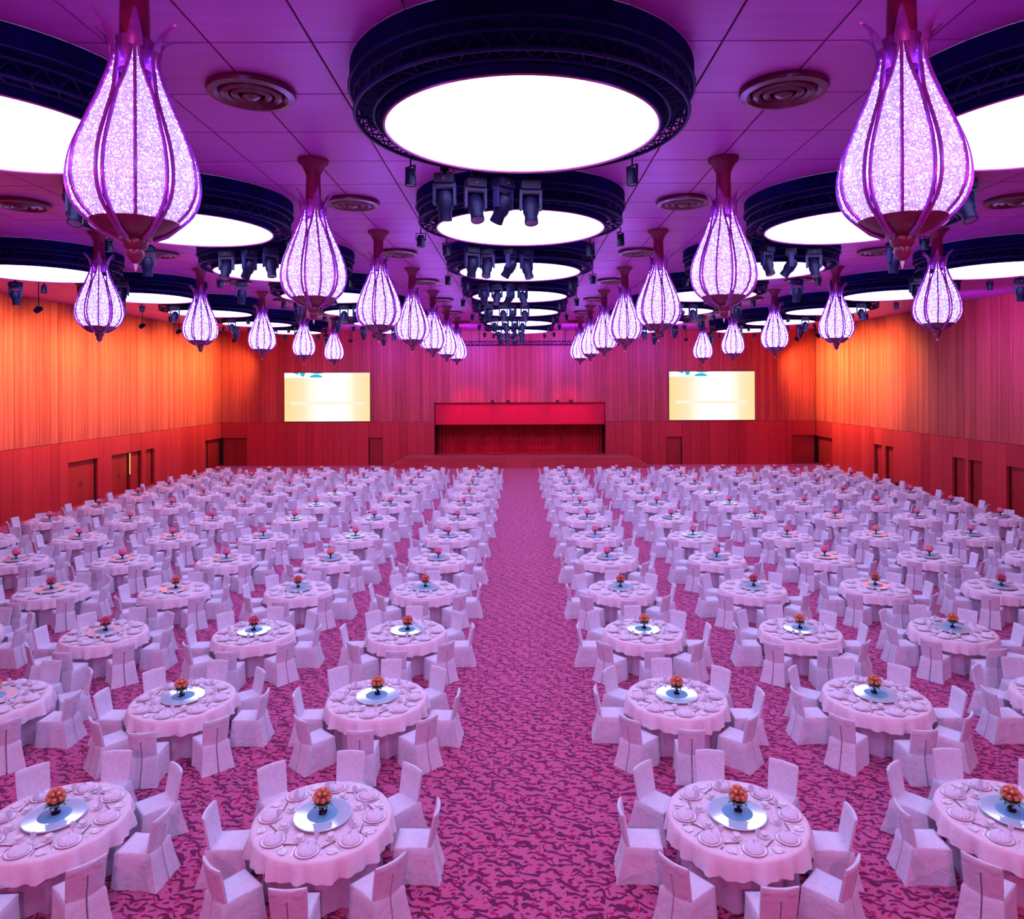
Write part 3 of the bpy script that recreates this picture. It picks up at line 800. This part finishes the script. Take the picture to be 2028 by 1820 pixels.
TR = 0.90; TZ = 0.76
def cloth_mesh(n=120, seed=1):
    r = random.Random(seed); mb = MB()
    ph = [r.uniform(0, 2 * PI) for _ in range(4)]
    def rip(a): return 0.55 * math.sin(17 * a + ph[0]) + 0.5 * math.sin(29 * a + ph[1]) + 0.3 * math.sin(9 * a + ph[2])
    b = len(mb.v); mb.v.append((0, 0, TZ + 0.004))
    lv = [(0.45, 0.004, 0, 0), (0.86, 0.004, 0, 0), (0.895, 0.0, 0, 0), (0.912, -0.02, 0.004, 0), (0.925, -0.09, 0.022, 0), (0.935, -0.17, 0.038, 0), (0.94, -0.25, 0.052, 0.012)]
    for (R, dz, amp, hz) in lv:
        for i in range(n):
            a = 2 * PI * i / n; rr = R + amp * rip(a)
            mb.v.append((rr * math.cos(a), rr * math.sin(a), TZ + dz + hz * math.sin(4 * a + ph[3])))
    for i in range(n):
        j = (i + 1) % n; mb.f.append((b, b + 1 + i, b + 1 + j))
        for k in range(len(lv) - 1):
            o = b + 1 + k * n
            mb.f.append((o + i, o + n + i, o + n + j, o + j))
    return mb.mesh('tablecloth', M['cloth'], 70)
def skirt_mesh(n=96):
    mb = MB(); rows = []
    for (R, z, amp) in ((0.74, TZ - 0.03, 0.012), (0.73, 0.5, 0.03), (0.74, 0.25, 0.04), (0.75, 0.004, 0.05)):
        rows.append([((R + amp * (0.7 * math.sin(16 * a) + 0.4 * math.sin(27 * a + 1))) * math.cos(a), (R + amp * (0.7 * math.sin(16 * a) + 0.4 * math.sin(27 * a + 1))) * math.sin(a), z) for a in [2 * PI * i / n for i in range(n + 1)]])
    return mb.grid(rows).mesh('table_skirt', M['skirt'], 70)
ME_CLOTH = [cloth_mesh(120, s) for s in range(4)]
ME_SKIRT = skirt_mesh()
ME_TOP = MB().lathe([(0.001, TZ - 0.03), (0.885, TZ - 0.03), (0.885, TZ), (0.001, TZ)], 40).mesh('tabletop', M['tabletop'])

# chair cover
def chair_seat():
    mb = MB(); n = 8; rows = []
    for k in range(n + 1):
        y = -0.225 + 0.46 * k / n
        hwid = 0.205 + 0.02 * k / n
        row = []
        for i in range(9):
            t = -1 + i / 4.0; e = max(abs(t), abs(2 * k / n - 1)) 
            row.append((hwid * t, y, 0.462 + 0.022 * (1 - e ** 3)))
        rows.append(row)
    mb.grid(rows)
    edge = [rows[0][i] for i in range(9)] + [rows[k][8] for k in range(1, n + 1)] + [rows[n][i] for i in range(7, -1, -1)] + [rows[k][0] for k in range(n - 1, 0, -1)]
    m = len(edge); b = len(mb.v)
    for dz, gr in ((0, 1.0), (-0.03, 1.02)):
        mb.v += [(p[0] * gr, (p[1] - 0.005) * gr + 0.005, p[2] + dz) for p in edge]
    for i in range(m):
        j = (i + 1) % m; mb.f.append((b + i, b + m + i, b + m + j, b + j))
    return mb
XS = [-1.0, -0.8, -0.5, -0.2, -0.05, -0.012, 0.012, 0.05, 0.2, 0.5, 0.8, 1.0]
def chair_back():
    mb = MB(); zs = [0.425, 0.52, 0.62, 0.72, 0.74, 0.82, 0.87, 0.885]
    def fp(t, z, face):
        hwid = 0.205 + 0.012 * math.sin((z - 0.44) / 0.45 * PI * 0.5)
        y = -0.235 - 0.085 * (z - 0.44) / 0.45 + 0.035 * t * t
        th = 0.022 if z < 0.88 else 0.010
        if abs(t) > 0.9: th *= 0.5
        dy = th if face else -th - 0.008
        if not face and abs(t) < 0.03 and z < 0.73: dy += 0.035
        if not face and 0.03 < abs(t) < 0.1 and z < 0.73: dy -= 0.010
        return (hwid * t, y + dy, z)
    F_ = [[fp(t, z, 1) for t in XS] for z in zs]; B_ = [[fp(t, z, 0) for t in XS] for z in zs]
    mb.grid([list(reversed(r)) for r in F_]); mb.grid(B_)
    for rows in ([[F_[k][0] for k in range(len(zs))], [B_[k][0] for k in range(len(zs))]], [[B_[k][-1] for k in range(len(zs))], [F_[k][-1] for k in range(len(zs))]], [F_[-1][::-1], B_[-1][::-1]]):
        mb.grid(rows)
    return mb
def chair_skirt():
    mb = MB(); lev = [(0.470, -0.014, 0), (0.452, 0.0, 0), (0.36, 0.006, 0.3), (0.22, 0.022, 0.7), (0.10, 0.040, 0.9), (0.003, 0.055, 1.0)]
    per = []
    hx, y0_, y1_ = 0.222, -0.268, 0.238
    for t in XS: per.append((hx * t, y0_, 0, -1, t, 'b'))
    for i in range(1, 10): per.append((hx, y0_ + (y1_ - y0_) * i / 10, 1, 0, i / 10, 's'))
    for i in range(0, 11): per.append((hx - 2 * hx * i / 10, y1_, 0, 1, i / 10, 'f'))
    for i in range(9, 0, -1): per.append((-hx, y0_ + (y1_ - y0_) * i / 10, -1, 0, i / 10, 's'))
    rows = []
    for (z, fl_, k) in lev:
        row = []
        for (x, y, nx_, ny_, t, sd) in per:
            if sd == 'b':
                out = fl_ * 1.9; dx = fl_ * 1.0 * t
                rip = 0.008 * k * math.sin(9 * t)
                if abs(t) < 0.03: rip = -0.05
                elif abs(t) < 0.1: rip = 0.012
                row.append((x + dx, y - out - rip, z))
            else:
                corner = abs(t - 0.5) * 2
                out = fl_ * (0.35 + 0.65 * corner ** 4) if fl_ > 0 else fl_; rip = 0.009 * k * math.sin(t * 17 + (2 if sd == 'f' else 0))
                dy = -fl_ * 1.5 * max(0.0, 0.35 - t) / 0.35 if sd == 's' else 0
                row.append((x + nx_ * (out + rip), y + ny_ * (out + rip) + dy, z))
        row.append(row[0]); rows.append(row)
    return mb.grid(list(reversed(rows)))
S_, B_, K_ = chair_seat(), chair_back(), chair_skirt()
ME_SEAT, ME_BACK, ME_CSK = S_.mesh('chair_seat', M['cover'], 50), B_.mesh('chair_back', M['cover'], 50), K_.mesh('chair_skirt', M['cover'], 50)
# lighter cover for the far rows
def far_chair():
    mb = MB()
    mb.box(-0.21, 0.21, -0.22, 0.235, 0.44, 0.475)
    lo = [(-0.28, -0.37), (-0.012, -0.35), (0, -0.30), (0.012, -0.35), (0.28, -0.37), (0.27, 0.28), (-0.27, 0.28)]
    hi = [(-0.222, -0.268), (-0.012, -0.268), (0, -0.23), (0.012, -0.268), (0.222, -0.268), (0.222, 0.238), (-0.222, 0.238)]
    b = len(mb.v); n = len(lo)
    mb.v += [(x, y, 0.003) for x, y in lo] + [(x, y, 0.455) for x, y in hi]
    for i in range(n):
        j = (i + 1) % n; mb.f.append((b + i, b + j, b + n + j, b + n + i))
    rf = [[(0.212 * t, -0.22 - 0.085 * q + 0.035 * t * t, 0.44 + 0.445 * q) for t in (1, 0.4, -0.4, -1)] for q in (0, 1)]
    rb = [[(0.212 * t, -0.27 - 0.085 * q + 0.035 * t * t, 0.44 + 0.445 * q) for t in (-1, -0.4, 0.4, 1)] for q in (0, 1)]
    mb.grid(rf); mb.grid(rb); mb.grid([rf[1][::-1], rb[1]]) 
    mb.grid([[rf[0][0], rf[1][0]], [rb[0][3], rb[1][3]]]); mb.grid([[rb[0][0], rb[1][0]], [rf[0][3], rf[1][3]]])
    return mb
FAR = far_chair()

# crockery and cutlery (all with the origin at the middle of the base)
PLATE = MB().lathe([(0.001, 0.004), (0.085, 0.004), (0.10, 0.010), (0.150, 0.018), (0.155, 0.016), (0.10, 0.002), (0.085, 0.0), (0.001, 0.0)], 28)
PLATE_FAR = MB().lathe([(0.001, 0.006), (0.10, 0.008), (0.152, 0.018), (0.156, 0.014), (0.09, 0.0)], 12)
def napkin_mb(nr=16, nt=5):
    mb = MB(); rows = []
    for k in range(nt + 1):
        t = k / nt; row = []
        for i in range(nr * 2 + 1):
            a = 2 * PI * i / (nr * 2); R = 0.004 + (0.112 + (0.006 if i % 2 else -0.006)) * math.sin(t * PI / 2)
            z = 0.013 + 0.062 * math.cos(t * PI / 2) + (0.005 * math.sin(t * PI) if i % 2 else -0.004 * math.sin(t * PI))
            row.append((R * math.cos(a), R * math.sin(a) + 0.022 * (1 - t), z))
        rows.append(row)
    mb.grid(rows)
    mb.grid([[(-0.012, 0.022, 0.07), (0.012, 0.022, 0.07)], [(-0.022, 0.030, 0.098), (0.022, 0.030, 0.098)], [(0, 0.034, 0.108), (0.001, 0.034, 0.108)]])
    return mb
NAP, NAP_FAR = napkin_mb(), napkin_mb(6, 3)
ME_PLATE = PLATE.mesh('dinner_plate', M['china'], 50); ME_RIM = MB().ring(0.1525, 0.0185, 0.0022, 28, 4).mesh('plate_rim_line', M['rimline'])
ME_NAP = NAP.mesh('napkin', M['napkin'])
ME_SAUCER = MB().lathe([(0.001, 0.004), (0.04, 0.004), (0.068, 0.014), (0.071, 0.012), (0.04, 0.0), (0.001, 0.0)], 20).mesh('saucer', M['china'], 50)
ME_CUP = MB().lathe([(0.001, 0.006), (0.022, 0.006), (0.026, 0.014), (0.042, 0.035), (0.050, 0.060), (0.047, 0.060), (0.036, 0.033), (0.001, 0.016)], 18).mesh('cup_bowl', M['china'], 50)
ME_GLASS = MB().lathe([(0.030, 0.0), (0.030, 0.003), (0.005, 0.008), (0.005, 0.060), (0.025, 0.080), (0.034, 0.115), (0.031, 0.155), (0.029, 0.155), (0.031, 0.115), (0.001, 0.078)], 14).mesh('goblet', M['tumbler'], 50)
ME_SIDE = MB().lathe([(0.001, 0.004), (0.035, 0.004), (0.060, 0.012), (0.063, 0.010), (0.035, 0.0), (0.001, 0.0)], 18).mesh('side_plate', M['china'], 50)
ME_KNIFE = MB().box(-0.006, 0.006, -0.10, 0.01, 0, 0.006).box(-0.009, 0.006, 0.01, 0.11, 0.001, 0.004).mesh('table_knife', M['steel'])
fk = MB().box(-0.005, 0.005, -0.10, 0.05, 0, 0.004).box(-0.012, 0.012, 0.05, 0.06, 0, 0.004)
for i in range(4): fk.box(-0.012 + i * 0.0066, -0.0085 + i * 0.0066, 0.06, 0.10, 0, 0.004)
ME_FORK = fk.mesh('table_fork', M['steel'])
ME_SPOON = MB().lathe([(0.001, 0.008), (0.016, 0.007), (0.020, 0.004), (0.012, 0.0), (0.001, 0.0)], 12, cy=0.07).box(-0.004, 0.004, -0.09, 0.058, 0.002, 0.006).mesh('soup_spoon', M['china'])
ME_CHOP = MB().box(-0.008, -0.003, -0.10, 0.10, 0.008, 0.013).box(0.003, 0.008, -0.10, 0.10, 0.008, 0.013).mesh('chopstick_pair', M['stick'])
ME_REST = MB().bevbox(-0.022, 0.022, 0.05, 0.064, 0, 0.008, 0.003).mesh('chopstick_rest', M['china'])

# turntable and flowers
ME_TGLASS = MB().lathe([(0.001, 0.055), (0.372, 0.055), (0.38, 0.050), (0.38, 0.046), (0.372, 0.041), (0.001, 0.041)], 48).mesh('turntable_glass', M['glass'])
ME_TEDGE = MB().ring(0.379, 0.048, 0.006, 48, 5).mesh('turntable_edge', M['glass_edge'], True)
ME_TPAD = MB().lathe([(0.001, 0.059), (0.195, 0.059), (0.20, 0.0555)], 32).mesh('turntable_pad', M['pad'], 40)
ME_THUB = MB().lathe([(0.15, 0.0), (0.15, 0.02), (0.09, 0.041)], 20).mesh('turntable_hub', M['glass_edge'], 40)
def rose_mb(R=0.042):
    mb = MB()
    mb.sphere(R * 0.62, 7, 5)
    for ring_, (n, rad, h, tilt) in enumerate(((4, 0.55, 0.55, 0.35), (5, 0.85, 0.25, 0.8))):
        for i in range(n):
            a = 2 * PI * i / n + ring_ * 0.6
            rows = []
            for k in range(3):
                t = k / 2.0; row = []
                for j in range(4):
                    u = (j / 3.0 - 0.5) * 1.5; rr = R * (rad * (0.75 + 0.25 * math.sin(t * PI * 0.6)) + tilt * 0.25 * t)
                    row.append((rr * math.cos(a + u), rr * math.sin(a + u), R * (-0.5 + t * (0.75 + h) - 0.12 * abs(j - 1.5))))
                rows.append(row)
            mb.grid(rows)
    return mb
ROSE = rose_mb()
ME_ROSE = {k: ROSE.mesh('rose_' + k, M[k], 60) for k in ('peach', 'coral', 'pink')}
def rose_dirs():
    d = [(0, 0)]
    d += [(38, 60 * i) for i in range(6)] + [(76, 40 * i + 20) for i in range(9)]
    return d
BR = 0.095; BZ = 0.205
def rose_mats():
    out = []
    for (th, ph) in rose_dirs():
        th, ph = math.radians(th), math.radians(ph)
        n = Vector((math.sin(th) * math.cos(ph), math.sin(th) * math.sin(ph), math.cos(th)))
        out.append(Matrix.Translation(Vector((0, 0, BZ)) + n * BR) @ n.to_track_quat('Z', 'Y').to_matrix().to_4x4())
    return out
RMATS = rose_mats()
def ball_far():
    mb = MB(); s = MB().sphere(0.045, 6, 4)
    for m in RMATS: mb.add(s, m)
    mb.sphere(0.10, 8, 5, (0, 0, BZ - 0.01)); return mb
BALL = ball_far(); ME_BALL = {k: BALL.mesh('rose_ball_' + k, M[k], 60) for k in ('peach', 'coral', 'pink')}
lf = MB()
for i in range(9):
    a = 2 * PI * i / 9; c_, s_ = math.cos(a), math.sin(a); P = lambda r_, t_, z_: (r_ * c_ - t_ * s_, r_ * s_ + t_ * c_, BZ + z_)
    lf.grid([[P(0.03, -0.005, -0.06), P(0.03, 0.005, -0.06)], [P(0.09, -0.03, -0.055), P(0.09, 0.03, -0.055)], [P(0.145, -0.003, -0.085), P(0.145, 0.003, -0.085)]])
lf.sphere(0.085, 10, 6, (0, 0, BZ - 0.005))
ME_LEAF = lf.mesh('rose_leaves', M['leaf'])
ME_VBOWL = MB().lathe([(0.02, 0.085), (0.05, 0.10), (0.10, 0.135), (0.125, 0.150), (0.12, 0.152), (0.09, 0.14), (0.02, 0.10)], 20).mesh('vase_bowl', M['vaseglass'], 50)
ME_VSTEM = MB().lathe([(0.055, 0.0), (0.05, 0.008), (0.022, 0.020), (0.014, 0.05), (0.024, 0.07), (0.02, 0.09)], 14).sphere(0.022, 8, 5, (0.03, -0.03, 0.025)).sphere(0.022, 8, 5, (-0.035, -0.02, 0.025)).sphere(0.022, 8, 5, (0.0, 0.04, 0.025)).mesh('vase_stem', M['pewter'], 50)
vf = MB().lathe([(0.055, 0.0), (0.022, 0.02), (0.016, 0.07), (0.05, 0.10), (0.12, 0.15)], 8)
ME_VFAR = vf.mesh('vase_far', M['pewter'], 50)

SEATW = {}
for s in (-1, 1):
    # seat i lies in direction angle i*45 deg from the stage direction, turning towards +x
    aisle_x = -s
    for i in range(8):
        dx, dy = math.sin(i * PI / 4), math.cos(i * PI / 4)
        a = []
        if dy > 0.3: a.append('stage')
        if dy < -0.3: a.append('rear')
        if dx * aisle_x > 0.3: a.append('aisle')
        if dx * aisle_x < -0.3: a.append('wall')
        SEATW[(s, i)] = '-and-'.join(a)

rnd = random.Random(11)
tables = []
for r, y in enumerate(ROWS):
    for s in (-1, 1):
        for c, x in enumerate(COLS[s]):
            x2 = x + rnd.uniform(-0.05, 0.05) * (r > 2); y2 = y + rnd.uniform(-0.06, 0.06) * (r > 2)
            u, v = proj(x2, y2, TZ); hw = F * 1.7 / y2
            if u + hw < 4 or u - hw > IW - 4: continue
            tables.append((y2, x2, r, c, s))
tables.sort()
def flower_kind(r, c, s):
    if r <= 1: return 'peach'
    if r == 2: return 'peach' if s > 0 else ('coral' if c == 0 else 'pink')
    q = random.Random(r * 100 + c * 10 + s).random()
    if r == 3: return 'coral' if q < 0.6 else 'pink'
    return 'pink' if q < 0.8 else 'coral'
FCOL = {'peach': 'peach', 'coral': 'coral', 'pink': 'deep pink'}
chair_spots, plate_spots = [], []
for n, (y, x, r, c, s) in enumerate(tables):
    tw = tab_w(r, c, s)
    rot = rnd.uniform(0, 2 * PI)
    t = empty('banquet_table', (x, y, 0)); tag(t, 'round skirted banquet table, ' + tw, 'table', 'round banquet tables')
    obj('tabletop', ME_TOP, t); obj('skirt', ME_SKIRT, t, rz=rot)
    cl = obj('tablecloth', ME_CLOTH[n % 4], None, (x, y, 0), rot); tag(cl, 'pale pink cloth draped on ' + tw, 'tablecloth', 'pink tablecloths')
    zt = TZ + 0.0045
    tt = empty('turntable', (x, y, zt)); tag(tt, 'glass turntable with turquoise centre on ' + tw, 'turntable', 'glass turntables')
    obj('glass_plate', ME_TGLASS, tt); obj('pad', ME_TPAD, tt)
    if r < 4: obj('edge', ME_TEDGE, tt); obj('hub', ME_THUB, tt)
    fk_ = flower_kind(r, c, s)
    fz = zt + 0.0595
    fo = empty('rose_centrepiece', (x + rnd.uniform(-0.03, 0.03), y + rnd.uniform(-0.03, 0.03), fz), rnd.uniform(0, 6))
    tag(fo, '%s rose ball in pewter vase on %s' % (FCOL[fk_], tw.replace(' from aisle', ' from aisle')), 'flowers', 'rose centrepieces')
    if r < 4:
        obj('vase_bowl', ME_VBOWL, fo); obj('vase_stem', ME_VSTEM, fo); obj('foliage', ME_LEAF, fo)
        for m in RMATS:
            ro = obj('rose', ME_ROSE[fk_], fo); ro.matrix_local = m @ Matrix.Rotation(rnd.uniform(0, 6), 4, 'Z') @ Matrix.Scale(rnd.uniform(0.9, 1.15), 4)
    else:
        obj('rose_head', ME_BALL[fk_], fo); obj('vase', ME_VFAR, fo)
    for i in range(8):
        a = i * PI / 4 + rnd.uniform(-0.045, 0.045); R = 1.215 + rnd.uniform(-0.03, 0.05)
        dx, dy = math.sin(a), math.cos(a)
        cx, cy = x + R * dx, y + R * dy
        u, v = proj(cx, cy, 0.5)
        if -40 < u < IW + 40 and v < IH + 130: chair_spots.append((cy, cx, PI - a + rnd.uniform(-0.09, 0.09), r, c, s, i))
        px_, py_ = x + 0.70 * math.sin(i * PI / 4), y + 0.70 * math.cos(i * PI / 4)
        u, v = proj(px_, py_, TZ)
        if -30 < u < IW + 30: plate_spots.append((py_, px_, x, y, i, r, c, s))

chair_spots.sort(key=lambda q: q[0] * q[0] + q[1] * q[1] * 0.2)
far = MB()
for n, (cy, cx, rz, r, c, s, i) in enumerate(chair_spots):
    if n < 300:
        o = empty('banquet_chair', (cx, cy, 0), rz)
        tag(o, 'covered chair on %s side of %s' % (SEATW[(s, i)], tab_w(r, c, s)), 'chair', 'white covered banquet chairs')
        obj('seat', ME_SEAT, o); obj('backrest', ME_BACK, o); obj('skirt', ME_CSK, o)
    else:
        far.add(FAR, Matrix.Translation((cx, cy, 0)) @ Matrix.Rotation(rz, 4, 'Z'))
o = obj('distant_chair_rows', far.mesh('distant_chair_rows', M['cover'])); tag(o, 'white covered chairs around the tables closer to the stage', 'chair', None, 'stuff')

plate_spots.sort(key=lambda q: q[0] * q[0] + q[1] * q[1] * 0.2)
pf, nf_ = MB(), MB()
zt = TZ + 0.005
for n, (py_, px_, tx, ty, i, r, c, s) in enumerate(plate_spots):
    a = i * PI / 4; rz = -a
    if n < 300:
        w_ = '%s seat of %s' % (SEATW[(s, i)], tab_w(r, c, s))
        p = obj('dinner_plate', ME_PLATE, None, (px_, py_, zt)); tag(p, 'white dinner plate at ' + w_, 'plate', 'dinner plates')
        if n < 120: obj('rim_line', ME_RIM, p)
        nk = obj('napkin', ME_NAP, None, (px_, py_, zt + 0.0065), rz + PI + rnd.uniform(-0.3, 0.3)); tag(nk, 'fan-folded napkin on plate at ' + w_, 'napkin', 'fan-folded napkins')
    else:
        Mx = Matrix.Translation((px_, py_, zt)) @ Matrix.Rotation(rz + PI, 4, 'Z')
        pf.add(PLATE_FAR, Mx); nf_.add(NAP_FAR, Mx)
    if n < 140:
        def at(rad, da): return (tx + rad * math.sin(a + da), ty + rad * math.cos(a + da), zt)
        def put(nm, me, rad, da, rot, label, cat, grp, z=0.0):
            q = at(rad, da); o_ = obj(nm, me, None, (q[0], q[1], q[2] + z), rz + rot); return tag(o_, label + w_, cat, grp)
        j = rnd.uniform(-0.03, 0.03)
        q = at(0.49, 0.32 + j); e = empty('tea_cup', q, rz); tag(e, 'white cup on saucer at ' + w_, 'cup', 'cups on saucers')
        obj('saucer', ME_SAUCER, e); obj('cup_bowl', ME_CUP, e)
        put('side_plate', ME_SIDE, 0.765, 0.39 + j, 0, 'small side plate at ', 'plate', 'small side plates')
        put('goblet', ME_GLASS, 0.56, -0.16 + j, 0, 'stemmed glass at ', 'glass', 'stemmed glasses')
        put('soup_spoon', ME_SPOON, 0.765, 0.39 + j, 0.5, 'soup spoon at ', 'spoon', 'soup spoons', 0.0135)
        if n < 90:
            put('table_fork', ME_FORK, 0.70, -0.27, 0.05, 'dinner fork at ', 'fork', 'dinner forks')
            put('table_knife', ME_KNIFE, 0.70, 0.255, 0.0, 'table knife at ', 'knife', 'table knives')
            q = at(0.625, 0.40); e = empty('chopsticks', q, rz + PI / 2); tag(e, 'chopsticks on rest at ' + w_, 'chopsticks', 'chopsticks on rests')
            obj('sticks', ME_CHOP, e); obj('rest', ME_REST, e)
o = obj('distant_plate_rows', pf.mesh('distant_plate_rows', M['china'], 50)); tag(o, 'white dinner plates on the tables closer to the stage', 'plate', None, 'stuff')
o = obj('distant_napkin_rows', nf_.mesh('distant_napkin_rows', M['napkin'])); tag(o, 'folded napkins on the tables closer to the stage', 'napkin', None, 'stuff')

# ------------------------------------------------------------------ small boxes on the floor along the side walls
for (x, y, lb) in ((-XW + 0.35, YL(325), 'low black floor box by the single door, ajar-door wall'), (-XW + 0.35, YL(180), 'low black floor box before the wide double door'), (XW - 0.35, YR(1783), 'low black floor box by the paired doors')):
    e = empty('floor_monitor', (x, y, 0)); tag(e, lb, 'speaker', 'floor boxes')
    obj('cabinet', MB().bevbox(-0.1, 0.1, -0.14, 0.14, 0, 0.26, 0.03).mesh('monitor_cabinet', M['black']), e)
    obj('grille', MB().box(-0.08, 0.08, -0.146, -0.138, 0.03, 0.20).mesh('monitor_grille', M['lamp_grey']), e)
